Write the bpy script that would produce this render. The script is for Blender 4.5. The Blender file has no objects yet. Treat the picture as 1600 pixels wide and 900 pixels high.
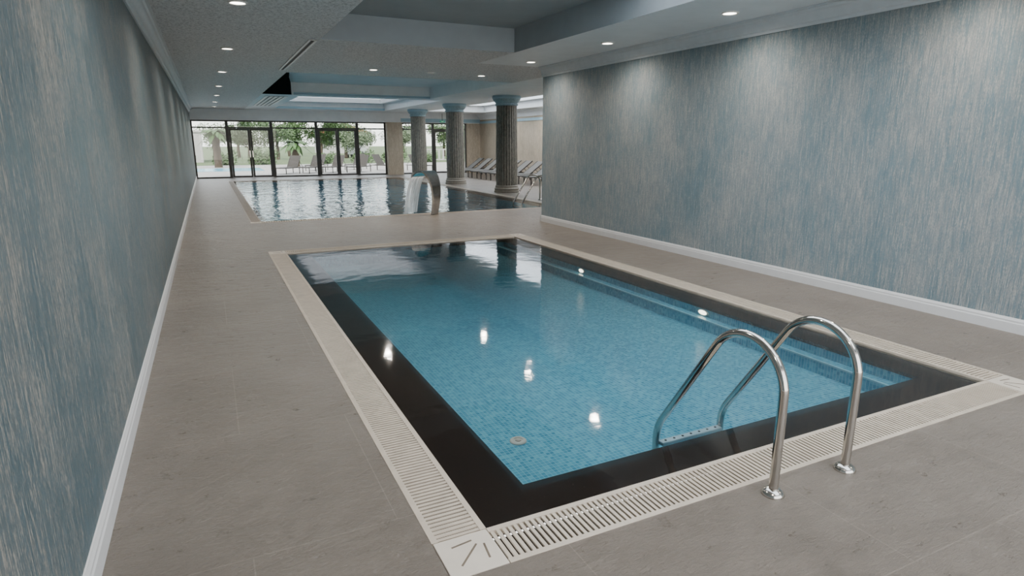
import bpy, math, random
from mathutils import Vector, Matrix
random.seed(7)
COL = bpy.context.scene.collection
PI = math.pi
H = 3.12      # main ceiling height

# ---------------------------------------------------------------- mesh builder
class MB:
    def __init__(s): s.v=[]; s.f=[]; s.m=[]; s.cm=0
    def face(s, pts):
        n=len(s.v); s.v+= [tuple(p) for p in pts]; s.f.append(tuple(range(n,n+len(pts)))); s.m.append(s.cm)
    def box(s,x0,x1,y0,y1,z0,z1):
        n=len(s.v)
        s.v+=[(x0,y0,z0),(x1,y0,z0),(x1,y1,z0),(x0,y1,z0),(x0,y0,z1),(x1,y0,z1),(x1,y1,z1),(x0,y1,z1)]
        for q in ((3,2,1,0),(4,5,6,7),(0,1,5,4),(1,2,6,5),(2,3,7,6),(3,0,4,7)):
            s.f.append(tuple(n+i for i in q)); s.m.append(s.cm)
        return s
    def prism(s, poly, fn, a, b):
        n=len(s.v); k=len(poly)
        s.v+=[fn(u,v,a) for u,v in poly]+[fn(u,v,b) for u,v in poly]
        for i in range(k):
            j=(i+1)%k; s.f.append((n+i,n+j,n+k+j,n+k+i)); s.m.append(s.cm)
        s.f.append(tuple(n+i for i in reversed(range(k)))); s.m.append(s.cm)
        s.f.append(tuple(n+k+i for i in range(k))); s.m.append(s.cm)
        return s
    def lathe(s, prof, c=(0,0,0), n=32, rf=None):
        b=len(s.v)
        for r,z in prof:
            for i in range(n):
                a=2*PI*i/n; rr=r*(rf(i,n,z) if rf else 1)
                s.v.append((c[0]+rr*math.cos(a),c[1]+rr*math.sin(a),c[2]+z))
        for k in range(len(prof)-1):
            for i in range(n):
                j=(i+1)%n
                s.f.append((b+k*n+i,b+k*n+j,b+(k+1)*n+j,b+(k+1)*n+i)); s.m.append(s.cm)
        if prof[0][0]>1e-3: s.f.append(tuple(b+i for i in reversed(range(n)))); s.m.append(s.cm)
        if prof[-1][0]>1e-3:
            e=b+(len(prof)-1)*n; s.f.append(tuple(e+i for i in range(n))); s.m.append(s.cm)
        return s
    def tube(s, pts, r, n=14):
        pts=[Vector(p) for p in pts]; b=len(s.v)
        t0=(pts[1]-pts[0]).normalized()
        up=Vector((1,0,0)) if abs(t0.x)<.9 else Vector((0,1,0))
        nrm=t0.cross(up).normalized()
        for i,p in enumerate(pts):
            if i==0: t=t0
            elif i==len(pts)-1: t=(pts[i]-pts[i-1]).normalized()
            else: t=((pts[i]-pts[i-1]).normalized()+(pts[i+1]-pts[i]).normalized()).normalized()
            nrm=(nrm-t*nrm.dot(t)).normalized(); bn=t.cross(nrm)
            rr=r[i] if isinstance(r,(list,tuple)) else r
            for k in range(n):
                a=2*PI*k/n; s.v.append(tuple(p+nrm*math.cos(a)*rr+bn*math.sin(a)*rr))
        for i in range(len(pts)-1):
            for k in range(n):
                j=(k+1)%n
                s.f.append((b+i*n+k,b+i*n+j,b+(i+1)*n+j,b+(i+1)*n+k)); s.m.append(s.cm)
        s.f.append(tuple(b+k for k in reversed(range(n)))); s.m.append(s.cm)
        e=b+(len(pts)-1)*n; s.f.append(tuple(e+k for k in range(n))); s.m.append(s.cm)
        return s
    def grid_holes(s, xs, ys, z, holes, up=True):
        xs=sorted(set(xs)); ys=sorted(set(ys))
        for i in range(len(xs)-1):
            for j in range(len(ys)-1):
                cx=(xs[i]+xs[i+1])/2; cy=(ys[j]+ys[j+1])/2
                if any(h[0]<cx<h[1] and h[2]<cy<h[3] for h in holes): continue
                q=[(xs[i],ys[j],z),(xs[i+1],ys[j],z),(xs[i+1],ys[j+1],z),(xs[i],ys[j+1],z)]
                s.face(q if up else q[::-1])
        return s
    def ring_walls(s, r, z0, z1):
        x0,x1,y0,y1=r
        for a,b in (((x0,y0),(x1,y0)),((x1,y0),(x1,y1)),((x1,y1),(x0,y1)),((x0,y1),(x0,y0))):
            s.face([(a[0],a[1],z0),(b[0],b[1],z0),(b[0],b[1],z1),(a[0],a[1],z1)])
        return s
    def build(s,name,mats,parent=None,loc=None,smooth=None,bevel=0):
        me=bpy.data.meshes.new(name); me.from_pydata(s.v,[],s.f)
        if not isinstance(mats,(list,tuple)): mats=[mats]
        for m in mats: me.materials.append(m)
        me.polygons.foreach_set('material_index',s.m)
        me.update()
        if smooth:
            me.shade_smooth(); me.set_sharp_from_angle(angle=math.radians(smooth))
        o=bpy.data.objects.new(name,me); COL.objects.link(o)
        if parent: o.parent=parent
        if loc: o.location=loc
        if bevel:
            b=o.modifiers.new('bevel','BEVEL'); b.width=bevel; b.segments=2; b.limit_method='ANGLE'
        return o

def tag(o,label=None,cat=None,group=None,kind=None):
    if label: o['label']=label
    if cat: o['category']=cat
    if group: o['group']=group
    if kind: o['kind']=kind
    return o
def empty(name,loc=(0,0,0),rz=0):
    o=bpy.data.objects.new(name,None); COL.objects.link(o); o.location=loc; o.rotation_euler=(0,0,rz); return o
def kids(o): return [c for c in bpy.data.objects if c.parent==o]
def copy_tree(o,parent=None):
    c=o.copy(); COL.objects.link(c); c.parent=parent
    for ch in kids(o): copy_tree(ch,c)
    return c
def struct(o): o['kind']='structure'; return o
def smooth_path(P,k=6):
    P=[Vector(p) for p in P]; out=[]
    for i in range(len(P)-1):
        a=P[max(i-1,0)]; b=P[i]; c=P[i+1]; d=P[min(i+2,len(P)-1)]
        for j in range(k):
            t=j/k
            out.append(.5*((2*b)+(c-a)*t+(2*a-5*b+4*c-d)*t*t+(3*b-a-3*c+d)*t**3))
    out.append(P[-1]); return out

# ---------------------------------------------------------------- materials
def newmat(name):
    m=bpy.data.materials.new(name); m.use_nodes=True; nt=m.node_tree
    return m,nt,nt.nodes['Principled BSDF']
def N(nt,t,**k):
    n=nt.nodes.new(t)
    for a,b in k.items():
        if a in n.inputs: n.inputs[a].default_value=b
        else: setattr(n,a,b)
    return n
def ramp(nt,src,stops):
    r=nt.nodes.new('ShaderNodeValToRGB'); nt.links.new(src,r.inputs[0])
    e=r.color_ramp.elements
    while len(e)<len(stops): e.new(.5)
    for i,(p,c) in enumerate(stops):
        e[i].position=p; e[i].color=(c,c,c,1) if isinstance(c,(int,float)) else (*c,1)
    return r.outputs[0]
def mapped(nt,scale,out='Object'):
    tc=N(nt,'ShaderNodeTexCoord'); mp=N(nt,'ShaderNodeMapping'); mp.inputs['Scale'].default_value=scale
    nt.links.new(tc.outputs[out],mp.inputs[0]); return mp.outputs[0]
def noise(nt,vec,scale=1,detail=4,rough=.55):
    n=N(nt,'ShaderNodeTexNoise'); n.inputs['Scale'].default_value=scale; n.inputs['Detail'].default_value=detail; n.inputs['Roughness'].default_value=rough
    nt.links.new(vec,n.inputs['Vector']); return n.outputs['Fac']
def mix(nt,f,a,b,mode='MIX'):
    n=nt.nodes.new('ShaderNodeMix'); n.data_type='RGBA'; n.blend_type=mode
    for sock,v in ((n.inputs[0],f),(n.inputs[6],a),(n.inputs[7],b)):
        if hasattr(v,'links') or hasattr(v,'is_linked'): nt.links.new(v,sock)
        elif isinstance(v,(int,float)): sock.default_value=v
        else: sock.default_value=(*v,1)
    return n.outputs[2]
def mth(nt,op,a,b=0):
    n=nt.nodes.new('ShaderNodeMath'); n.operation=op
    for i,v in enumerate((a,b)):
        if hasattr(v,'is_linked'): nt.links.new(v,n.inputs[i])
        else: n.inputs[i].default_value=v
    return n.outputs[0]
def bump(nt,bs,h,strength,dist=.01):
    b=N(nt,'ShaderNodeBump'); b.inputs['Strength'].default_value=strength; b.inputs['Distance'].default_value=dist
    nt.links.new(h,b.inputs['Height']); nt.links.new(b.outputs[0],bs.inputs['Normal']); return b
def plain(name,c,rough=.5,metal=0,nz=.12,sc=8,bmp=0,spec=None):
    m,nt,bs=newmat(name); v=mapped(nt,(1,1,1)); f=noise(nt,v,sc,4)
    lo=tuple(x*(1-nz) for x in c); hi=tuple(min(1,x*(1+nz)) for x in c)
    nt.links.new(ramp(nt,f,[(.3,lo),(.7,hi)]),bs.inputs['Base Color'])
    bs.inputs['Roughness'].default_value=rough; bs.inputs['Metallic'].default_value=metal
    if spec is not None: bs.inputs['Specular IOR Level'].default_value=spec
    if bmp: bump(nt,bs,f,bmp)
    return m
def emis(name,c,s):
    m,nt,bs=newmat(name); bs.inputs['Base Color'].default_value=(*c,1)
    bs.inputs['Emission Color'].default_value=(*c,1); bs.inputs['Emission Strength'].default_value=s; return m

def wallpaper(name,blue,beige,light,bias=0.0,s=1.0,cw=.6,lo=.33,hi=.63,gl=.7):
    m,nt,bs=newmat(name)
    a=noise(nt,mapped(nt,(90*s,90*s,5)),1,8,.78)      # dragged streaks
    e=noise(nt,mapped(nt,(45*s,45*s,1.6)),1,3,.5)     # combed ridges
    c=noise(nt,mapped(nt,(1.7,1.7,1.1)),1,6,.62)      # cloudy worn patches
    d=noise(nt,mapped(nt,(140*s,140*s,45)),1,4,.7)    # crumbs
    t=mth(nt,'ADD',mth(nt,'MULTIPLY',a,.90),mth(nt,'MULTIPLY',e,.40))
    t=mth(nt,'ADD',t,mth(nt,'MULTIPLY',c,cw)); t=mth(nt,'ADD',t,mth(nt,'MULTIPLY',d,.50))
    t=mth(nt,'ADD',t,-(.45+.20+cw/2+.25-.5)+bias)
    f=ramp(nt,t,[(lo,0),(hi,1)])
    dark=tuple(x*.74 for x in blue)
    base=mix(nt,noise(nt,mapped(nt,(26,26,2)),1,4),dark,tuple(x*1.18 for x in blue))
    col=mix(nt,f,base,beige)
    g=ramp(nt,mth(nt,'ADD',mth(nt,'MULTIPLY',a,.70),mth(nt,'ADD',mth(nt,'MULTIPLY',d,.35),mth(nt,'MULTIPLY',c,.15))),[(.612,0),(.68,gl)])
    col=mix(nt,g,col,light)
    nt.links.new(col,bs.inputs['Base Color'])
    nt.links.new(ramp(nt,f,[(0,.36),(1,.6)]),bs.inputs['Roughness'])
    bump(nt,bs,t,.9,.012)
    return m
M={}
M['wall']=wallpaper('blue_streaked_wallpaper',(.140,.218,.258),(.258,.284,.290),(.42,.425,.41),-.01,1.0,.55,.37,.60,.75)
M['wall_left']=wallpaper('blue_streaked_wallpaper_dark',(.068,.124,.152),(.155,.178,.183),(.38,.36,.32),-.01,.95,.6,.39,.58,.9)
M['beige_wall']=wallpaper('beige_wallpaper',(.34,.275,.20),(.48,.40,.30),(.58,.50,.39),.05,.6)
M['skirting']=plain('white_skirting',(.62,.62,.62),.4,0,.03)
M['crown']=plain('pale_blue_moulding',(.50,.54,.57),.5,0,.04)
M['paint']=plain('pale_blue_ceiling_paint',(.70,.735,.765),.5,0,.04,3)
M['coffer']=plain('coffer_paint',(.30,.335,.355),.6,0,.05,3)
M['white_paint']=plain('white_blue_paint',(.88,.90,.915),.6,0,.04,3)
M['blue_paint']=plain('light_blue_paint',(.36,.53,.62),.5,0,.06,3)
M['capital']=plain('muted_blue_grey_capital',(.30,.42,.47),.5,0,.2,20)
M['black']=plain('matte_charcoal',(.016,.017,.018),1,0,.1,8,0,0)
M['slotgrey']=plain('slot_grey',(.20,.205,.21),.9,0,.1,8,0,.1)
M['frame']=plain('dark_window_frame',(.045,.040,.036),.45,0,.1)
M['steel']=plain('polished_steel',(.54,.515,.48),.12,1,.06,4)
M['steel_soft']=plain('brushed_steel',(.62,.64,.66),.16,1,.12,20)
M['cream']=plain('warm_beige_ceramic_grate',(.47,.405,.325),.45,0,.10,9)
M['taupe_grate']=plain('taupe_grate',(.30,.26,.22),.5,0,.10,9)
M['plate']=plain('cream_corner_plate',(.56,.50,.42),.4,0,.05,9)
M['channel']=plain('dark_channel',(.04,.032,.024),.8,0,.2,8,0,.1)
M['groove']=plain('plate_groove',(.16,.13,.10),.8,0,.2,8,0,.1)
M['step']=plain('underwater_step',(.42,.50,.52),.5,0,.1)
M['cushion']=plain('grey_sling',(.15,.146,.14),.8,0,.08,30)
M['cushion_dark']=plain('grey_brown_sling',(.045,.04,.035),.8,0,.1,30)
M['lamp']=emis('downlight_glow',(1,.92,.80),14)
M['ring']=plain('white_lamp_ring',(.75,.75,.73),.35,0,.03)

def stucco():
    m,nt,bs=newmat('grey_stucco_ceiling'); v=mapped(nt,(1,1,1))
    f=noise(nt,v,38,5,.78); g=noise(nt,mapped(nt,(6,1.5,1)),2,4)
    c=ramp(nt,f,[(.37,(.19,.195,.205)),(.48,(.67,.68,.695)),(.66,(.88,.885,.89))])
    nt.links.new(mix(nt,mth(nt,'MULTIPLY',g,.15),c,(.57,.58,.595)),bs.inputs['Base Color'])
    bs.inputs['Roughness'].default_value=.42; bump(nt,bs,f,1,.03); return m
M['stucco']=stucco()
def floor_mat():
    m,nt,bs=newmat('stone_floor_tiles'); v=mapped(nt,(1,1,1))
    f=noise(nt,v,1.3,6,.6); g=noise(nt,mapped(nt,(5,9,1)),1,9,.72); h=noise(nt,v,60,4,.7)
    c=ramp(nt,f,[(.3,(.165,.136,.110)),(.7,(.238,.202,.168))])
    c=mix(nt,ramp(nt,g,[(.36,0),(.68,.45)]),c,(.305,.264,.222))
    c=mix(nt,ramp(nt,h,[(.35,.2),(.6,0)]),c,(.11,.09,.07))
    br=N(nt,'ShaderNodeTexBrick'); br.offset=.5; br.inputs['Scale'].default_value=1
    br.inputs['Brick Width'].default_value=1.2; br.inputs['Row Height'].default_value=1.2
    br.inputs['Mortar Size'].default_value=.003; br.inputs['Mortar Smooth'].default_value=.1
    nt.links.new(mapped(nt,(1,1,1)),br.inputs['Vector'])
    c=mix(nt,mth(nt,'MULTIPLY',br.outputs['Fac'],.35),c,(.40,.34,.28))
    nt.links.new(c,bs.inputs['Base Color'])
    nt.links.new(ramp(nt,g,[(.3,.24),(.7,.44)]),bs.inputs['Roughness'])
    bump(nt,bs,g,1,.05); return m
M['floor']=floor_mat()
def mosaic(name,k,size=.028):
    m,nt,bs=newmat(name); S=1/size
    v=mapped(nt,(S,S,S))
    fl=N(nt,'ShaderNodeVectorMath',operation='FLOOR'); nt.links.new(v,fl.inputs[0])
    wn=N(nt,'ShaderNodeTexWhiteNoise'); nt.links.new(fl.outputs[0],wn.inputs['Vector'])
    c=ramp(nt,wn.outputs['Value'],[(p,tuple(min(1,q*k) for q in cc)) for p,cc in [(0,(.048,.225,.315)),(.35,(.075,.285,.375)),(.7,(.10,.33,.42)),(1,(.145,.40,.48))]])
    fr=N(nt,'ShaderNodeVectorMath',operation='FRACTION'); nt.links.new(v,fr.inputs[0])
    sp=N(nt,'ShaderNodeSeparateXYZ'); nt.links.new(fr.outputs[0],sp.inputs[0])
    gx=mth(nt,'LESS_THAN',sp.outputs[0],.11); gy=mth(nt,'LESS_THAN',sp.outputs[1],.11)
    nt.links.new(mix(nt,mth(nt,'MAXIMUM',gx,gy),c,(.27,.50,.55)),bs.inputs['Base Color'])
    bs.inputs['Roughness'].default_value=.25; return m
M['mosaic']=mosaic('blue_glass_mosaic',1.02); M['mosaic2']=mosaic('pale_blue_glass_mosaic',1.7)
M['pale_edge']=plain('pale_mosaic_edge',(.22,.42,.47),.4,0,.1,20)
def granite():
    m,nt,bs=newmat('dark_brown_granite'); v=mapped(nt,(1,1,1)); f=noise(nt,v,60,5,.7)
    nt.links.new(ramp(nt,f,[(.35,(.014,.008,.006)),(.62,(.034,.019,.013)),(.75,(.075,.048,.036))]),bs.inputs['Base Color'])
    bs.inputs['Roughness'].default_value=.25; return m
M['granite']=granite()
def water(name,tint,bscale,bstr,dist,ior=1.36,rg=.015):
    m=bpy.data.materials.new(name); m.use_nodes=True; nt=m.node_tree; nt.nodes.clear()
    out=N(nt,'ShaderNodeOutputMaterial'); tr=N(nt,'ShaderNodeBsdfTransparent'); tr.inputs[0].default_value=(*tint,1)
    gl=N(nt,'ShaderNodeBsdfGlossy'); gl.inputs['Roughness'].default_value=rg
    fr=N(nt,'ShaderNodeFresnel'); fr.inputs['IOR'].default_value=ior
    v=mapped(nt,(1,1,1)); n1=noise(nt,v,bscale,2,.5); n2=noise(nt,v,bscale*.25,2,.5)
    h=mth(nt,'ADD',n1,mth(nt,'MULTIPLY',n2,2.5))
    b=N(nt,'ShaderNodeBump'); b.inputs['Strength'].default_value=bstr; b.inputs['Distance'].default_value=dist
    nt.links.new(h,b.inputs['Height'])
    nt.links.new(b.outputs[0],gl.inputs['Normal']); nt.links.new(b.outputs[0],fr.inputs['Normal'])
    mx=N(nt,'ShaderNodeMixShader'); nt.links.new(fr.outputs[0],mx.inputs[0]); nt.links.new(tr.outputs[0],mx.inputs[1]); nt.links.new(gl.outputs[0],mx.inputs[2])
    nt.links.new(mx.outputs[0],out.inputs[0]); return m
M['water1']=water('calm_water',(.93,.985,1.0),6.0,.10,.010,1.66,.05)
M['water2']=water('rippled_water',(.92,.98,1.0),6.0,.48,.022,1.42,.03)
M['glass']=water('window_glass',(.90,.92,.92),1,0,.001)
def sheet_mat():
    m=bpy.data.materials.new('falling_water'); m.use_nodes=True; nt=m.node_tree; nt.nodes.clear()
    out=N(nt,'ShaderNodeOutputMaterial'); tr=N(nt,'ShaderNodeBsdfTransparent')
    df=N(nt,'ShaderNodeBsdfDiffuse'); df.inputs['Color'].default_value=(.97,.98,1,1)
    f=ramp(nt,noise(nt,mapped(nt,(60,1,1.5)),1,3),[(.36,.4),(.54,1)])
    tl=N(nt,'ShaderNodeBsdfTranslucent'); tl.inputs[0].default_value=(.97,.98,1,1)
    ms=N(nt,'ShaderNodeMixShader'); ms.inputs[0].default_value=.6; nt.links.new(df.outputs[0],ms.inputs[1]); nt.links.new(tl.outputs[0],ms.inputs[2])
    mx=N(nt,'ShaderNodeMixShader'); nt.links.new(f,mx.inputs[0]); nt.links.new(tr.outputs[0],mx.inputs[1]); nt.links.new(ms.outputs[0],mx.inputs[2])
    nt.links.new(mx.outputs[0],out.inputs[0]); return m
M['sheet']=sheet_mat()
def fill_skylight_mat(k,name):
    m=bpy.data.materials.new(name); m.use_nodes=True; nt=m.node_tree; nt.nodes.clear()
    out=N(nt,'ShaderNodeOutputMaterial'); tl=N(nt,'ShaderNodeBsdfTranslucent'); f=noise(nt,mapped(nt,(1,1,1)),2,2)
    nt.links.new(ramp(nt,f,[(0,(.84*k,.89*k,.93*k)),(1,(.90*k,.94*k,.97*k))]),tl.inputs[0]); nt.links.new(tl.outputs[0],out.inputs[0]); return m
SKM=[fill_skylight_mat(1,'frosted_fill_skylight'),fill_skylight_mat(.50,'frosted_fill_skylight_dim'),fill_skylight_mat(1,'frosted_fill_skylight_side')]  # diffusing materials for the added fill skylights
def colmat():
    m,nt,bs=newmat('mottled_bronze_column'); f=noise(nt,mapped(nt,(24,24,9)),1,6,.7)
    nt.links.new(ramp(nt,f,[(.32,(.10,.092,.078)),(.5,(.19,.175,.148)),(.68,(.30,.275,.23))]),bs.inputs['Base Color'])
    bs.inputs['Roughness'].default_value=.55; bump(nt,bs,f,.2,.006); return m
M['column']=colmat()
M['colbase']=plain('column_base_stone',(.28,.25,.21),.6,0,.15,12)
M['leafA']=plain('dark_green_leaves',(.055,.10,.032),.7,0,.5,3)
M['leafB']=plain('olive_leaves',(.10,.135,.075),.7,0,.4,3)
M['leafC']=plain('palm_leaves',(.04,.09,.022),.6,0,.4,3)
M['bark']=plain('brown_bark',(.06,.045,.03),.9,0,.4,12,.6)
M['deck']=plain('pale_outdoor_paving',(.30,.29,.275),.8,0,.08,2)
M['grass']=plain('lawn',(.08,.12,.045),.9,0,.3,2)
M['house']=plain('white_render_house',(.38,.37,.35),.8,0,.05,2)
M['roof']=plain('red_roof_tiles',(.24,.065,.035),.8,0,.2,4)
M['dark_glass']=plain('dark_glass',(.04,.045,.05),.1,0,.1)
M['car']=plain('white_car_paint',(.55,.56,.57),.25,0,.02)
M['tyre']=plain('black_tyre',(.02,.02,.02),.8,0,.1)
M['bluewater']=plain('outdoor_pool_blue',(.11,.34,.46),.2,0,.1,2)
M['green']=emis('green_sign',(.05,.45,.25),.3)
M['sign_white']=emis('sign_white',(.9,.95,.9),.4)

# ---------------------------------------------------------------- dimensions
XL=-.56; XR=6.28; XF=13.6; YB=-2.5; YE=11.4; YW=31.9
P1=(.93,4.80,2.16,9.72); G=.25
P2=(.88,8.20,13.95,29.2)
def grow(r,g): return (r[0]-g,r[1]+g,r[2]-g,r[3]+g)
O1=grow(P1,G); O2=grow(P2,.22)
mb=MB(); mb.grid_holes([XL-.2,O1[0],O1[1],O2[0],O2[1],XF+.2],[YB,O1[2],O1[3],O2[2],O2[3],YW+.2],0,[O1,O2])
mb.ring_walls(O1,-.09,0); mb.ring_walls(O2,-.09,0)
struct(mb.build('floor',M['floor']))
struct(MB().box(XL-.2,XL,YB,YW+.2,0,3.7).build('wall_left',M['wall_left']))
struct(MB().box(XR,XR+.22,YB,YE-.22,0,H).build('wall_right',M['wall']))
struct(MB().box(XR,XF+.2,YE-.22,YE,0,H).build('wall_right_return',M['wall']))
struct(MB().box(XF,XF+.2,YE,YW+.2,0,3.7).build('wall_far_right',M['beige_wall']))
mb=MB(); mb.box(8.34,9.15,YW-.35,YW+.2,0,2.63); mb.box(12.8,XF,YW-.1,YW+.2,0,2.63)
struct(mb.build('wall_back_piers',M['beige_wall']))
struct(MB().box(XL,XF,YW-.1,YW+.2,2.63,H).build('wall_back',M['white_paint']))
# ceiling with coffers
C1=(1.66,4.84,-1.8,9.80); C2=(1.72,7.2,14.6,21.3); C3=(2.9,7.9,22.0,30.2); C4=(9.9,12.9,14.6,29.6)
xs=[XL,C1[0],C1[1],C2[0],C2[1],C3[0],C3[1],C4[0],C4[1],XF]; ys=[YB,C1[2],C1[3],C2[2],C2[3],C3[2],C3[3],C4[3],YE,YW]
holes=[C1,C2,C3,C4]
right=(C1[1],99,-99,YE); far=(C2[0],99,C2[3],99); far2=(C2[1],99,YE,99)
struct(MB().grid_holes(xs,ys,H,holes+[right,far,far2],False).build('ceiling',M['stucco']))
a=MB().grid_holes(xs,ys,H,holes+[(-9,C1[1],-99,YE),(-99,99,YE,99)],False)
struct(a.build('ceiling_right',M['paint']))
a=MB(); 
for r in ((C2[0],C2[1],C2[3],YW),(C2[1],XF,YE,YW)):
    a.grid_holes([x for x in xs if r[0]<=x<=r[1]],[y for y in ys if r[2]<=y<=r[3]],H,holes,False)
struct(a.build('ceiling_far',M['white_paint']))
SK1=(C1[0]+.2,C1[1]-.2,C1[2]+.1,6.3); SK4=(C4[0]+.25,C4[1]-.25,C4[2]+.3,C4[3]-.3); SK3=(C3[0]+.3,C3[1]-.3,C3[2]+.5,C3[3]-.5)  # roof openings added above the coffers to bring in fill light
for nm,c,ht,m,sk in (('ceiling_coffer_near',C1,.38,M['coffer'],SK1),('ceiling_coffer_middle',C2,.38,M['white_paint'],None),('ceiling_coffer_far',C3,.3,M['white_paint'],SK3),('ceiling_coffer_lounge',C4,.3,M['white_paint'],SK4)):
    a=MB(); a.ring_walls(c,H,H+ht)
    X=[c[0],c[1]]; Y=[c[2],c[3]]; hs=[]
    if sk:
        X+=[sk[0],sk[1]]; Y+=[sk[2],sk[3]]; hs=[sk]; a.ring_walls(sk,H+ht,3.8)
    a.grid_holes(X,Y,H+ht,hs,False)
    struct(a.build(nm,m))
a=MB(); sks=[SK1,SK3,SK4]
X=[XL-.2,XF+.2]+[s[i] for s in sks for i in (0,1)]; Y=[YB,YW+.2]+[s[i] for s in sks for i in (2,3)]
a.grid_holes(X,Y,3.72,sks,False); a.grid_holes(X,Y,3.8,sks,True)
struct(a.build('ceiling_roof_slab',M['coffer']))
for i,s in enumerate(sks):  # made-up skylight panels and bars, added to brighten the room
    o=struct(MB().box(s[0],s[1],s[2],s[3],3.60,3.615).build('window_fill_skylight_%d'%(i+1),SKM[i]))
    nb=3
    for k in range(1,nb):
        yk=s[2]+(s[3]-s[2])*k/nb; MB().box(s[0],s[1],yk-.03,yk+.03,3.55,3.60).build('fill_glazing_bar',M['ring'],o)
a=MB(); a.box(C2[0]+.95,C2[1],C2[3]-.06,C2[3]-.001,H+.0,H+.07); a.box(C2[0],C2[1],C2[2]+.001,C2[2]+.05,H,H+.05)
struct(a.build('trim_1',M['blue_paint']))
struct(MB().box(C3[0],C3[1],C3[3]-.06,C3[3]-.001,H,H+.1).build('trim_2',M['blue_paint']))
def crown(name,x,sx,y0,y1,m=M['crown'],drop=.2,proj=.19):
    pr=[(0,0),(0,-drop),(.018,-drop),(.022,-drop*.86),(.045,-drop*.80)]
    for i in range(7):
        t=i/6*PI/2; pr.append((.045+(proj*.72-.045)*(1-math.cos(t)),-drop*.78+(drop*.52)*math.sin(t)))
    pr+= [(proj*.78,-drop*.2),(proj*.82,-drop*.12),(proj,-drop*.10),(proj,0)]
    a=MB(); a.prism(pr,lambda u,v,w:(x+sx*u,w,H+v-.001),y0,y1)
    return struct(a.build(name,m,smooth=30))
crown('trim_crown_left',XL,1,YB,YW-.1,drop=.19,proj=.16)
crown('trim_crown_right',XR,-1,YB,YE,drop=.19,proj=.12)
crown('trim_crown_far_right',XF,-1,YE,YW-.1,M['white_paint'],.3,.25)
struct(MB().box(9.15,XF-.02,YW-.14,YW-.1,2.66,2.84).build('trim_3',M['blue_paint']))
struct(MB().box(XF-.03,XF,YE,YW-.1,2.62,2.74).build('trim_4',M['blue_paint']))
def base(name,x,sx,y0,y1):
    pr=[(0,0),(.020,0),(.020,.085),(.015,.095),(.015,.11),(.009,.122),(.006,.130),(0,.132)]
    a=MB(); a.prism(pr,lambda u,v,w:(x+sx*u,w,v),y0,y1); return struct(a.build(name,M['skirting']))
base('baseboard_left',XL,1,YB,YW-.1); base('baseboard_right',XR,-1,YB,YE+.02)
struct(MB().box(XR-.02,XF,YE,YE+.02,0,.13).build('baseboard_return',M['skirting']))
struct(MB().box(XF-.02,XF,YE,YW-.1,0,.13).build('baseboard_far_right',M['skirting']))
a=MB(); a.prism([(1.725,14.66),(1.78,14.66),(2.17,18.27),(2.60,21.28),(1.725,21.28)],lambda u,v,w:(u,v,w),H-.004,H+.375)  # solid black wedge shaped to draw a dark triangle in the coffer
o=struct(a.build('ceiling_dark_wedge',M['black']))
def diffuser(x0,x1,y0,y1,n,label,sm,bw):
    t=empty('slot_diffuser',((x0+x1)/2,(y0+y1)/2,H))
    hx,hy=(x1-x0)/2,(y1-y0)/2
    a=MB(); a.box(-hx,hx,-hy,-hy+.02,-.012,0); a.box(-hx,hx,hy-.02,hy,-.012,0)
    for i in range(n+1):
        x=-hx+2*hx*i/n; a.box(x-bw,x+bw,-hy,hy,-.012,0)
    a.build('frame',M['ring'],t)
    MB().box(-hx+bw+.001,hx-bw-.001,-hy+.021,hy-.021,-.004,-.001).build('slot',sm,t)
    tag(t,label,'air vent')
diffuser(1.53,1.62,9.9,14.2,1,'long narrow white slot vent in the stucco ceiling beside the near recess',M['slotgrey'],.018)
diffuser(1.95,2.55,22.2,28.2,4,'wide multi slot air vent in the ceiling near the far windows',M['slotgrey'],.05)

# ---------------------------------------------------------------- windows and doors
yy0,yy1=YW-.02,YW+.06
def frame_rect(a,x0,x1,z0,z1,w=.06,y0=yy0,y1=yy1,bot=True):
    a.box(x0,x0+w,y0,y1,z0,z1); a.box(x1-w,x1,y0,y1,z0,z1); a.box(x0+w,x1-w,y0,y1,z1-w,z1)
    if bot: a.box(x0+w,x1-w,y0,y1,z0,z0+w)
TR=2.30
def fixed(n,x0,x1):
    a=MB(); frame_rect(a,x0,x1,0,2.63,.065); a.box(x0+.065,x1-.065,yy0,yy1,TR-.03,TR+.03)
    o=struct(a.build('window_%d'%n,M['frame']))
    MB().box(x0+.065,x1-.065,YW+.018,YW+.024,.065,TR-.03).build('pane',M['glass'],o)
    MB().box(x0+.065,x1-.065,YW+.018,YW+.024,TR+.03,2.565).build('pane',M['glass'],o)
def door(n,x0,x1,two=True):
    a=MB(); frame_rect(a,x0,x1,0,2.63,.065,bot=False); a.box(x0+.065,x1-.065,yy0,yy1,TR-.03,TR+.03)
    o=struct(a.build('door_%d'%n,M['frame']))
    MB().box(x0+.065,x1-.065,YW+.018,YW+.024,TR+.03,2.565).build('pane',M['glass'],o)
    L=[(x0+.065,(x0+x1)/2),((x0+x1)/2,x1-.065)] if two else [(x0+.065,x1-.065)]
    for i,(p,q) in enumerate(L):
        b=MB(); frame_rect(b,p+.004,q-.004,.01,TR-.035,.085,YW-.01,YW+.05)
        lf=b.build('door_leaf',M['frame'],o)
        MB().box(p+.089,q-.089,YW+.018,YW+.024,.095,TR-.12).build('pane',M['glass'],lf)
        hx=q-.06 if i==0 else p+.06
        c=MB(); c.box(hx-.012,hx+.012,YW-.05,YW-.035,.95,1.25); c.box(hx-.01,hx+.01,YW-.04,YW-.008,.97,1.0); c.box(hx-.01,hx+.01,YW-.04,YW-.008,1.2,1.23)
        c.build('handle',M['steel'],lf)
fixed(1,XL,.92); door(1,.92,2.84); fixed(2,2.84,4.91); door(2,4.91,6.9); fixed(3,6.9,8.34)
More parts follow.
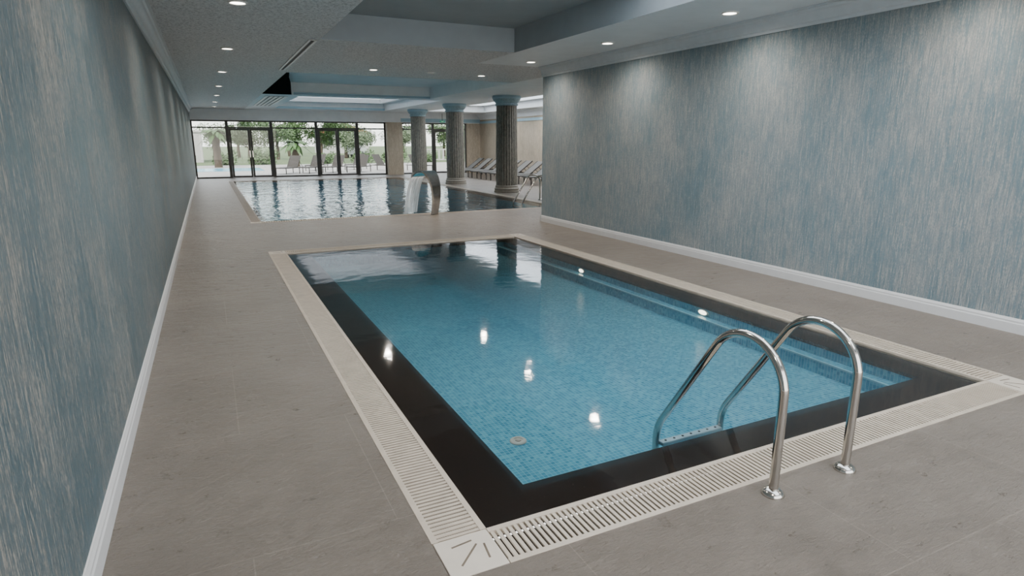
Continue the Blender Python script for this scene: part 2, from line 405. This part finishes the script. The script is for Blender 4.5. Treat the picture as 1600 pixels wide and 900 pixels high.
fixed(4,9.15,10.9); door(3,10.9,11.85,False); fixed(5,11.85,12.8)

# ---------------------------------------------------------------- pools
def pool(r,inset,depth,label,mat,bench=False):
    t=empty('swimming_pool',((r[0]+r[1])/2,(r[2]+r[3])/2,0))
    i=(r[0]+inset[0],r[1]-inset[1],r[2]+inset[2],r[3]-inset[3])
    off=t.location; inv=Matrix.Translation(-Vector(off))
    a=MB(); a.ring_walls((i[0]-.01,i[1]+.01,i[2]-.01,i[3]+.01),-depth,-.045)
    a.face([(i[0]-.01,i[2]-.01,-depth),(i[1]+.01,i[2]-.01,-depth),(i[1]+.01,i[3]+.01,-depth),(i[0]-.01,i[3]+.01,-depth)])
    b=a.build('basin',mat,t); b.matrix_parent_inverse=inv
    a=MB()
    for q in ((r[0],r[1],r[2],i[2]),(r[0],r[1],i[3],r[3]),(r[0],i[0],i[2],i[3]),(i[1],r[1],i[2],i[3])): a.box(*q,-.060,-.032)
    b=a.build('coping_ledge',M['granite'],t); b.matrix_parent_inverse=inv
    if bench:
        s=MB().box(i[1]-.10,i[1]+.005,i[2],i[3],-depth+.001,-.135).build('side_step',mat,t); s.matrix_parent_inverse=inv
        e=MB().box(i[1]-.112,i[1]-.092,i[2],i[3],-.145,-.132).build('step_edge',M['pale_edge'],t); e.matrix_parent_inverse=inv
    tag(t,label,'swimming pool'); return i
I1=pool(P1,(.33,.27,.29,.12),.25,'small rectangular pool in the foreground with blue mosaic floor and black granite edge',M['mosaic'],True)
I2=pool(P2,(.12,.25,.12,.25),.40,'large rectangular pool further back reaching towards the glass doors',M['mosaic2'])
def waterobj(r,m,label):
    a=MB()
    a.face([(r[0],r[2],-.014),(r[1],r[2],-.014),(r[1],r[3],-.014),(r[0],r[3],-.014)])
    tag(a.build('pool_water',m),label,'water',None,'stuff')
waterobj(P1,M['water1'],'calm clear water filling the small near pool')
waterobj(P2,M['water2'],'rippling water filling the large far pool under the waterfall spout')

def grate(r,w,side,pitch,label,grp,mat=M['cream']):
    x0,x1,y0,y1=r
    if side=='left': q=(x0-w,x0,y0,y1); ax='y'
    if side=='right': q=(x1,x1+w,y0,y1); ax='y'
    if side=='near': q=(x0,x1,y0-w,y0); ax='x'
    if side=='far': q=(x0,x1,y1,y1+w); ax='x'
    cx,cy=(q[0]+q[1])/2,(q[2]+q[3])/2
    t=empty('overflow_grate',(cx,cy,0)); e=.028
    hx,hy=(q[1]-q[0])/2,(q[3]-q[2])/2
    a=MB(); s=MB(); k=.30
    if ax=='y':
        a.box(-hx,-hx+e,-hy,hy,-.03,.002); a.box(hx-e,hx,-hy,hy,-.03,.002)
        n=int(2*hy/pitch)
        for i in range(n):
            c=-hy+(i+.5)*2*hy/n; s.box(-hx+e,hx-e,c-pitch*k,c+pitch*k,-.006,0)
    else:
        a.box(-hx,hx,-hy,-hy+e,-.03,.002); a.box(-hx,hx,hy-e,hy,-.03,.002)
        n=int(2*hx/pitch)
        for i in range(n):
            c=-hx+(i+.5)*2*hx/n; s.box(c-pitch*k,c+pitch*k,-hy+e,hy-e,-.008,0)
    a.build('edge_strip',mat,t); s.build('slats',mat,t)
    MB().box(-hx,hx,-hy,hy,-.088,-.07).build('channel',M['channel'],t)
    tag(t,label,'drain grate',grp)
for s,l in (('left','cream slatted overflow grate along the left side of the near pool'),('right','cream slatted overflow grate along the right side of the near pool'),
            ('near','cream slatted overflow grate along the near end under the ladder feet'),('far','cream slatted overflow grate along the far end of the near pool')):
    grate(P1,G,s,.028,l,'grates around the near pool')
for s,l in (('left','thin taupe grate along the left side of the far pool'),('right','thin cream grate along the column side of the far pool'),
            ('near','thin cream grate along the near end of the far pool'),('far','thin cream grate along the window end of the far pool')):
    grate(P2,.22,s,.05,l,'grates around the far pool',M['taupe_grate'] if s=='left' else M['cream'])
def corner(cx,cy,w,rz,label,grp):
    t=empty('corner_plate',(cx,cy,0),rz); h=w/2-.003
    MB().box(-h,h,-h,h,-.03,.003).build('plate',M['plate'],t,bevel=.003)
    def slot(x0,y0,x1,y1,wd=.0055):
        d=Vector((x1-x0,y1-y0)).normalized(); n=Vector((-d.y,d.x))*wd
        b=MB(); b.prism([(x0-n.x,y0-n.y),(x1-n.x,y1-n.y),(x1+n.x,y1+n.y),(x0+n.x,y0+n.y)],lambda u,v,z:(u,v,z),.002,.0037)
        b.build('slot',M['groove'],t)
    k=w/.25
    slot(-.06*k,-.06*k,.045*k,.045*k,.0045); slot(-.06*k,.062*k,.035*k,.075*k,.0045); slot(.062*k,-.06*k,.075*k,.035*k,.0045)
    tag(t,label,'corner plate',grp)
for (r,w,g,nm) in ((P1,G,'corner plates of the near pool','near pool'),(P2,.22,'corner plates of the far pool','far pool')):
    for (x,y,rz,l) in ((r[0]-w/2,r[2]-w/2,0,'nearest left'),(r[1]+w/2,r[2]-w/2,PI/2,'nearest right'),(r[1]+w/2,r[3]+w/2,PI,'far right'),(r[0]-w/2,r[3]+w/2,-PI/2,'far left')):
        corner(x,y,w,rz,'square cream corner plate with three slots at the %s corner of the %s'%(l,nm),g)

def inlet(x,y,label):
    t=empty('floor_inlet',(x,y,-.25))
    a=MB(); a.lathe([(.055,0),(.055,.006),(.048,.012),(.030,.013),(.030,.008),(.022,.008)],n=28); a.build('ring',M['plate'],t,smooth=30)
    a=MB(); a.lathe([(.020,.006),(.020,.014),(.0001,.016)],n=20); a.build('cap',M['cream'],t,smooth=30)
    tag(t,label,'pool inlet')
inlet(1.63,3.24,'white round inlet on the blue mosaic floor near the left corner of the near pool')
M['uw']=emis('underwater_lamp_glow',(1,.9,.72),6)
for (y,l) in ((4.67,'nearer of two glowing underwater lamps on the right side of the near pool'),(7.05,'farther of two glowing underwater lamps on the right side of the near pool')):
    t=empty('underwater_lamp',(I1[1]+.006,y,-.100)); t.scale=(1,1,.40)
    a=MB(); a.lathe([(.078,0),(.078,.008),(.066,.014),(.061,.012)],n=28); a.v=[(-z,x,yv) for x,yv,z in a.v]; a.build('ring',M['plate'],t,smooth=30)
    a=MB(); a.lathe([(.060,.002),(.060,.013),(.0001,.018)],n=24); a.v=[(-z,x,yv) for x,yv,z in a.v]; a.build('lens',M['uw'],t,smooth=30)
    tag(t,l,'pool lamp','underwater lamps in the near pool')

def ladder(loc,rz,label):
    t=empty('pool_ladder',loc,rz)
    P=[(0,0),(0,.25),(0,.5)]
    for i in range(1,13):
        an=PI-i*(PI*147/180)/12; P.append((.235+.235*math.cos(an),.5+.235*math.sin(an)))
    P+=[(.51,.509),(.60,.371),(.69,.233),(.78,.096),(.825,.027),(.85,-.03),(.86,-.09),(.86,-.16),(.86,-.22)]
    for sx in (-.26,.26):
        rail=MB().tube(smooth_path([(sx,p,z) for p,z in P],5),.0225,18).build('rail',M['steel'],t,smooth=60)
        MB().lathe([(.054,0),(.054,.005),(.050,.016),(.040,.026),(.030,.031),(.0235,.033)],(sx,0,.0),28).build('flange',M['steel'],rail,smooth=40)
    a=MB(); a.box(-.24,.24,.82,.865,-.150,-.125)
    tr=a.build('tread',M['step'],t,bevel=.006)
    for i in range(7): MB().lathe([(.008,-.125),(.008,-.123),(.0001,-.122)],(-.2+i*.4/6,.842,0),12).build('grip_dot',M['channel'],tr)
    tag(t,label,'pool ladder')
ladder((2.54,1.80,0),0,'polished steel pool ladder with two arched rails at the near pool')
ladder((8.62,15.5,0),PI/2,'steel pool ladder at the far pool beside the near column')

# waterfall spout
SPX,SPY,SPR=4.62,13.57,math.radians(30)
t=empty('waterfall_spout',(SPX,SPY,.004),SPR)
path=smooth_path([(0,0,.0),(0,-.05,.22),(0,-.075,.45),(0,-.05,.68),(0,.02,.86),(0,.14,.975),(0,.29,.965),(0,.42,.88)],5)
n=len(path); a=MB()
for i,p in enumerate(path):
    s=i/(n-1); w=.085+.150*min(1,s*1.25)**1.3; th=.028*(1-s)+.010
    tan=(path[min(i+1,n-1)]-path[max(i-1,0)]).normalized(); nr=Vector((0,-tan.z,tan.y))
    for (u,v) in ((-w,-th),(w,-th),(w,th),(-w,th)):
        a.v.append(tuple(p+Vector((u,0,0))+nr*v))
for i in range(n-1):
    for k in range(4):
        j=(k+1)%4; a.f.append((i*4+k,i*4+j,(i+1)*4+j,(i+1)*4+k)); a.m.append(0)
a.f.append((3,2,1,0)); a.m.append(0); e=(n-1)*4; a.f.append((e,e+1,e+2,e+3)); a.m.append(0)
a.build('curved_blade',M['steel_soft'],t,smooth=40)
MB().box(-.10,.10,-.05,.05,0,.012).build('base_plate',M['steel'],t,bevel=.003)
tag(t,'curved brushed steel waterfall spout standing on the edge of the far pool','waterfall spout')
a=MB(); K=14; W=14
for i in range(K+1):
    s=i/K; y=.445+.30*s**.7; z=.86*(1-s**1.4)
    for k in range(W+1):
        u=k/W*2-1; a.v.append((u*.225,y,max(z,-.012)))
for i in range(K):
    for k in range(W):
        q=i*(W+1)+k; a.f.append((q,q+1,q+W+2,q+W+1)); a.m.append(0)
o=tag(a.build('falling_water',M['sheet'],smooth=80),'sheet of white water falling from the steel spout into the far pool','falling water',None,'stuff')
o.location=(SPX,SPY,0); o.rotation_euler=(0,0,SPR)

# ---------------------------------------------------------------- columns
def column(y,label):
    t=empty('column',(9.0,y,0))
    MB().lathe([(.43,0),(.43,.06),(.405,.07),(.42,.10),(.42,.13),(.405,.15),(.385,.17),(.385,.19),(.39,.21),(.37,.24)],n=40).build('base',M['colbase'],t,smooth=30)
    a=MB(); rows=[(.36,.24),(.365,.9),(.36,1.6),(.35,2.2),(.34,2.82)]
    a.lathe(rows,n=192,rf=lambda i,n,z:.955+.045*abs(math.sin(i/n*PI*24)))
    a.build('shaft',M['column'],t,smooth=50)
    c=MB(); c.lathe([(.345,2.80),(.38,2.82),(.38,2.85),(.355,2.87),(.36,2.89),(.39,2.92),(.43,2.96),(.45,3.0),(.45,3.02)],n=40)
    c.build('capital',M['capital'],t,smooth=30)
    MB().lathe([(.46,3.02),(.475,3.04),(.475,3.09),(.46,H-.001)],n=40).build('abacus',M['blue_paint'],t,smooth=30)
    tag(t,label,'column','fluted columns between the far pool and the loungers')
column(18.8,'nearest fluted column, widest in view, beside the pool ladder')
column(23.6,'middle fluted column of the three beside the far pool')
column(28.4,'farthest fluted column, closest to the back windows')

# ---------------------------------------------------------------- downlights
def lightprops(x,y,e=150,on=True,z=H-.03):
    if not on: return
    L=bpy.data.lights.new('downlight_lamp','SPOT'); L.energy=e; L.spot_size=math.radians(165); L.spot_blend=1; L.shadow_soft_size=.06; L.color=(1,.91,.80)
    o=bpy.data.objects.new('downlight_lamp',L); COL.objects.link(o); o.location=(x,y,z)
def downlight(x,y,label,grp,e=150,on=True):
    t=empty('downlight',(x,y,H))
    MB().lathe([(.105,0),(.105,-.006),(.095,-.014),(.080,-.012),(.076,-.003)],n=32).build('trim_ring',M['ring'],t,smooth=30)
    MB().lathe([(.0751,-.001),(.074,-.006),(.0001,-.008)],n=28).build('lens',M['lamp'] if on else M['steel_soft'],t,smooth=30)
    tag(t,label,'ceiling light',grp); lightprops(x,y,e,on)
orr=['first','second','third','fourth','fifth','sixth','seventh','eighth','ninth']
for i,y in enumerate((7.7,11.4,15.1,18.9,22.6,26.3,29.6)):
    downlight(.46,y,'%s round recessed downlight from the camera above the left walkway'%orr[i],'downlights above the left walkway',155)
for y in (4.0,.3): lightprops(.46,y,145)
for i,y in enumerate((5.77,8.25,10.75)):
    downlight(5.66,y,'%s round recessed downlight from the camera along the right wall'%orr[i],'downlights along the right wall',108)
for y in (3.3,.8): lightprops(5.66,y,108)
downlight(3.29,13.3,'lit round downlight left in the row across the ceiling before the spout','downlights across the ceiling band',240)
downlight(4.55,13.3,'dim unlit round fitting in the middle of the row across the ceiling','downlights across the ceiling band',0,False)
downlight(5.78,13.4,'lit round downlight right in the row across the ceiling before the columns','downlights across the ceiling band',240)
for i,y in enumerate((16,20,24,28)):
    downlight(13.25,y,'%s round downlight from the camera above the indoor loungers'%orr[i],'downlights above the indoor loungers',160)

t=empty('exit_sign',(11.4,YW-.16,2.66))
MB().box(-.13,.13,-.02,.02,0,.09).build('panel',M['green'],t)
a=MB(); a.box(-.08,.02,-.024,-.0205,.04,.052); a.prism([(.02,.025),(.05,.046),(.02,.067)],lambda u,v,w:(u,w,v),-.024,-.0205); a.build('arrow',M['sign_white'],t)
MB().box(-.01,.01,-.01,.01,.09,.455).build('hanger',M['frame'],t)
tag(t,'small green exit sign with white arrow above the far right door','exit sign')

# ---------------------------------------------------------------- loungers (local: head towards +x)
def lounger(back=40,cush=M['cushion'],bl=.75,name='sun_lounger'):
    t=empty(name)
    fr=MB()
    for sy in (-.3,.3): fr.box(-.95,.95,sy-.018,sy+.018,.29,.325)
    for x in (-.95,.3,.93): fr.box(x-.018,x+.018,-.28,.28,.292,.322)
    fr.build('frame',M['frame'],t)
    for x in (-.85,.8):
        for sy in (-.3,.3): MB().box(x-.02,x+.02,sy-.016,sy+.016,0,.29).build('leg',M['frame'],t)
    MB().box(-.93,.24,-.28,.28,.325,.340).build('seat_pad',cush,t,bevel=.005)
    o=MB().box(0,bl,-.29,.29,0,.016).build('backrest',cush,t,bevel=.005); o.location=(.24,0,.325); o.rotation_euler=(0,-math.radians(back),0)
    for sy in (-.302,.302): MB().box(.0,bl,sy-.012,sy+.012,-.015,.028).build('side_rail',M['frame'],o)
    c,sn=math.cos(math.radians(back)),math.sin(math.radians(back))
    tx,tz=.24+bl*.6*c,.325+bl*.6*sn
    for sy in (-.27,.27): MB().tube([(tx,sy,tz),(.24+bl*.85,sy,.31)],.012,8).build('strut',M['frame'],t)
    return t
proto=lounger(36,bl=.85); ysl=[21.4+1.08*i for i in range(9)]
for i,y in enumerate(ysl):
    o=proto if i==0 else copy_tree(proto)
    o.location=(12.0,y,0)
    tag(o,'%s indoor sun lounger from the camera in the row by the beige wall'%orr[i],'sun lounger','indoor sun loungers by the beige wall')
proto=lounger(55,M['cushion_dark'],.75)
spots=[(3.95,35.6,52,'left of the two loungers seen through the middle fixed pane'),(5.2,35.9,50,'right of the two loungers seen through the middle fixed pane'),
       (6.45,36.1,52,'lounger seen through the second double door'),(7.7,35.6,50,'nearest lounger seen through the right fixed pane'),
       (9.5,37.0,125,'lounger by the right edge of the right fixed pane facing the others'),(8.3,39.2,50,'rear lounger seen through the right fixed pane'),
       (5.9,39.0,55,'rear lounger seen behind the second double door'),(11.4,36.0,110,'lounger outside between the two columns')]
for i,(x,y,r,l) in enumerate(spots):
    o=proto if i==0 else copy_tree(proto)
    o.location=(x,y,-.02); o.rotation_euler=(0,0,math.radians(r)); tag(o,'dark framed outdoor '+l,'sun lounger','outdoor sun loungers on the terrace')

# ---------------------------------------------------------------- outdoors
struct(MB().box(-40,60,YW+.2,50,-.3,-.02).build('ground_terrace',M['deck']))
struct(MB().box(-120,160,50,260,-.6,-.05).build('ground_lawn',M['grass']))
tag(MB().box(-6,3.0,39.8,44.2,-.019,-.005).build('outdoor_pool',M['bluewater'],bevel=.01),'bright blue outdoor pool seen through the left panes','outdoor pool')
def foliage(n,rx,rz,size,seed,cz):
    rnd=random.Random(seed); a=MB()
    blobs=[(Vector((rnd.uniform(-.6,.6)*rx,rnd.uniform(-.6,.6)*rx,cz+rnd.uniform(-.5,.5)*rz)),rnd.uniform(.38,.58)) for _ in range(10)]
    for _ in range(n):
        c,s=rnd.choice(blobs); d=Vector((rnd.gauss(0,1),rnd.gauss(0,1),rnd.gauss(0,1))).normalized()*(rnd.random()**.4)
        p=c+Vector((d.x*rx*s,d.y*rx*s,d.z*rz*s)); u=Vector((rnd.gauss(0,1),rnd.gauss(0,1),rnd.gauss(0,1))).normalized(); v=u.orthogonal().normalized()
        a.face([p-u*size,p+v*size*.5,p+u*size,p-v*size*.5])
    return a
def tree(x,y,h,kind,label,mesh=[{}]):
    t=empty('tree',(x,y,-.05)); 
    key=kind
    if key not in mesh[0]:
        c=foliage(2600,2.0,1.6,.12,kind*3+1,2.4).build('crown',[M['leafA'],M['leafB']][kind%2],t)
        k=MB(); k.tube(smooth_path([(0,0,0),(.06,.03,.8),(-.03,0,1.6),(.05,0,2.6)],3),[.16]*3+[.13]*3+[.09]*3+[.05],10)
        k.tube([(0,0,1.3),(.5,.2,2.2)],.05,8); k.tube([(0,0,1.4),(-.5,-.1,2.3)],.05,8)
        kk=k.build('trunk',M['bark'],t,smooth=50); mesh[0][key]=(c,kk)
    else:
        for s in mesh[0][key]:
            o=s.copy(); COL.objects.link(o); o.parent=t
    s=h/4.1; t.scale=(s,s,s); t.rotation_euler=(0,0,x)
    tag(t,label,'tree','trees beyond the terrace')
T=[(.6,68,3.8,1,'olive tree behind the left fixed pane'),(3.2,57,3.3,1,'grey green olive tree seen through the first double door'),
   (6.3,66,4.4,0,'dark green tree behind the first double door'),(9.6,60,4.0,0,'tall dark tree above the short palm'),(13.4,68,4.6,0,'broad dark tree seen through the middle fixed pane'),
   (12.1,55.6,3.1,1,'olive tree seen left of the second double door'),(22.5,80,4.4,0,'dark tree right of the red roofed house'),
   (18.6,64,3.5,1,'olive tree near the white van'),(26,72,4.5,0,'dark tree seen between the square pier and the far column'),(32,80,4.9,0,'dark tree seen beside the far right door'),(24,60,3.3,1,'olive tree behind the white fence'),(38,88,4.7,1,'farthest right olive tree beyond the fence'),
   (3.2,76,4.6,0,'dark tree between the white building and the first double door'),(9.0,80,4.8,0,'dark distant tree behind the middle fixed pane')]
for a_ in T: tree(*a_)
def bush(x,y,s,label,mesh=[]):
    t=empty('bush',(x,y,-.03))
    if not mesh:
        mesh.append(foliage(1500,.9,.8,.09,77,.55).build('leaves',M['leafA'],t)); mesh.append(MB().tube([(0,0,0),(.02,0,.5)],.04,8).build('stem',M['bark'],t))
    else:
        for q in mesh:
            o=q.copy(); COL.objects.link(o); o.parent=t
    t.scale=(s,s,s); tag(t,label,'bush','bushes beyond the outdoor pool')
for i,x in enumerate((-1.6,1.2,3.8,8.6,11.4,14.2,17.0,19.8)):
    bush(x,50.8+(i%2)*.6,.85+.15*((i*7)%3),'%s low green bush from the left beyond the terrace'%orr[i])
def palm(x,y,h,label):
    t=empty('palm_tree',(x,y,-.03))
    k=MB(); pts=[(0,0,h*i/8) for i in range(9)]; k.tube(pts,[.26,.23,.26,.22,.25,.21,.24,.20,.18],12); k.build('trunk',M['bark'],t,smooth=30)
    c=MB(); rnd=random.Random(int(x*10))
    for i in range(30):
        an=i*2.4; el=rnd.uniform(-.2,1.1); L=1.25; prev=None
        for j in range(8):
            s=j/7; r=L*s*math.cos(el*.7); z=h+L*.8*s*math.sin(el)-.8*s*s
            p=Vector((r*math.cos(an),r*math.sin(an),z)); sd=Vector((-math.sin(an),math.cos(an),-.25))*(.16*math.sin(PI*min(1,s*.9+.1)))
            sd2=Vector((math.sin(an),-math.cos(an),-.25))*(.16*math.sin(PI*min(1,s*.9+.1)))
            if prev:
                c.face([prev[0],p,p+sd,prev[0]+prev[1]]); c.face([prev[0],prev[0]+prev[2],p+sd2,p])
            prev=(p,sd,sd2)
    c.build('fronds',M['leafC'],t)
    tag(t,label,'palm tree','palm trees by the outdoor pool')
palm(.6,46.2,2.3,'palm tree seen through the left fixed pane'); palm(5.5,45.5,1.6,'short thick palm seen through the middle fixed pane')
def house(x,y,w,d,h,label,roof=True):
    t=empty('house',(x,y,-.05)); MB().box(-w/2,w/2,-d/2,d/2,0,h).build('walls',M['house'],t)
    if roof:
        a=MB(); a.prism([(-w/2-.4,h),(w/2+.4,h),(w/2+.4,h+.12),(0,h+1.5),(-w/2-.4,h+.12)],lambda u,v,z:(u,z,v),-d/2-.4,d/2+.4); a.build('roof',M['roof'],t)
    else:
        MB().box(-w/2-.1,w/2+.1,-d/2-.1,d/2+.1,h,h+.15).build('roof',M['house'],t)
    for k in range(3):
        wx=-w/2+w*(k+.5)/3
        f=MB().box(wx-.5,wx+.5,-d/2-.04,-d/2-.005,h*.4,h*.4+1.2).build('window',M['frame'],t)
        MB().box(wx-.42,wx+.42,-d/2-.05,-d/2-.041,h*.4+.08,h*.4+1.12).build('pane',M['dark_glass'],f)
    tag(t,label,'house')
house(19.0,100,7,7,3.0,'distant white house with a red tiled gable roof')
house(-3.6,62,6.5,6,2.5,'flat roofed white building behind the left fixed pane',False)
t=empty('van',(15.4,72,-.05),math.radians(70))
a=MB(); a.prism([(-2.2,.35),(2.2,.35),(2.25,.9),(1.5,1.1),(.95,1.75),(-2.1,1.8),(-2.25,.9)],lambda u,v,w:(u,w,v),-.85,.85); a.build('body',M['car'],t,bevel=.05)
a=MB(); a.prism([(1.38,1.1),(.9,1.66),(-1.9,1.68),(-1.95,1.1)],lambda u,v,w:(u,w,v),-.87,.87); a.build('side_windows',M['dark_glass'],t)
MB().box(-2.27,-2.2,-.65,.65,1.1,1.65).build('rear_window',M['dark_glass'],t)
for wx in (-1.4,1.4):
    for wy in (-.8,.8):
        w=MB(); w.lathe([(.33,-.1),(.35,-.06),(.35,.06),(.33,.1)],n=24); w.v=[(x,z,y) for x,y,z in w.v]; w.build('wheel',M['tyre'],t,smooth=30).location=(wx,wy,.35)
tag(t,'small white van parked beyond the terrace trees','van')
t=empty('fence',(24,54,-.05))
a=MB(); a.box(-7,7,-.05,.05,1.0,1.1); a.box(-7,7,-.05,.05,.1,.2); a.build('rails',M['house'],t)
for i in range(36):
    x=-7+14*i/35; MB().box(x-.07,x+.07,-.05,.05,.2 if i%7 else 0,1.0 if i%7 else 1.3).build('post',M['house'],t)
tag(t,'pale balustrade fence beyond the right windows','fence')

# ---------------------------------------------------------------- light
w=bpy.data.worlds.new('world'); bpy.context.scene.world=w; w.use_nodes=True; nt=w.node_tree
sky=nt.nodes.new('ShaderNodeTexSky'); sky.sky_type='NISHITA'; sky.sun_disc=False; sky.sun_elevation=math.radians(48); sky.sun_rotation=math.radians(200)
bg=nt.nodes['Background']; bg.inputs[1].default_value=1.0
mx=nt.nodes.new('ShaderNodeMix'); mx.data_type='RGBA'; mx.inputs[0].default_value=.8; nt.links.new(sky.outputs[0],mx.inputs[6]); mx.inputs[7].default_value=(4.15,4.05,3.95,1)
nt.links.new(mx.outputs[2],bg.inputs[0])
S=bpy.data.lights.new('sun','SUN'); S.energy=7; S.angle=.02; S.color=(1,.94,.86)
so=bpy.data.objects.new('sun',S); COL.objects.link(so); so.rotation_euler=(math.radians(38),math.radians(-22),0); so.location=(0,20,20)

# ---------------------------------------------------------------- camera
cam=bpy.data.cameras.new('camera'); co=bpy.data.objects.new('camera',cam); COL.objects.link(co)
cam.sensor_width=36; cam.lens=36*950/1600; cam.clip_start=.02; cam.clip_end=600
co.location=(0,0,1.65); co.rotation_euler=(math.radians(90-13.5),0,math.radians(-26.07))
bpy.context.scene.camera=co
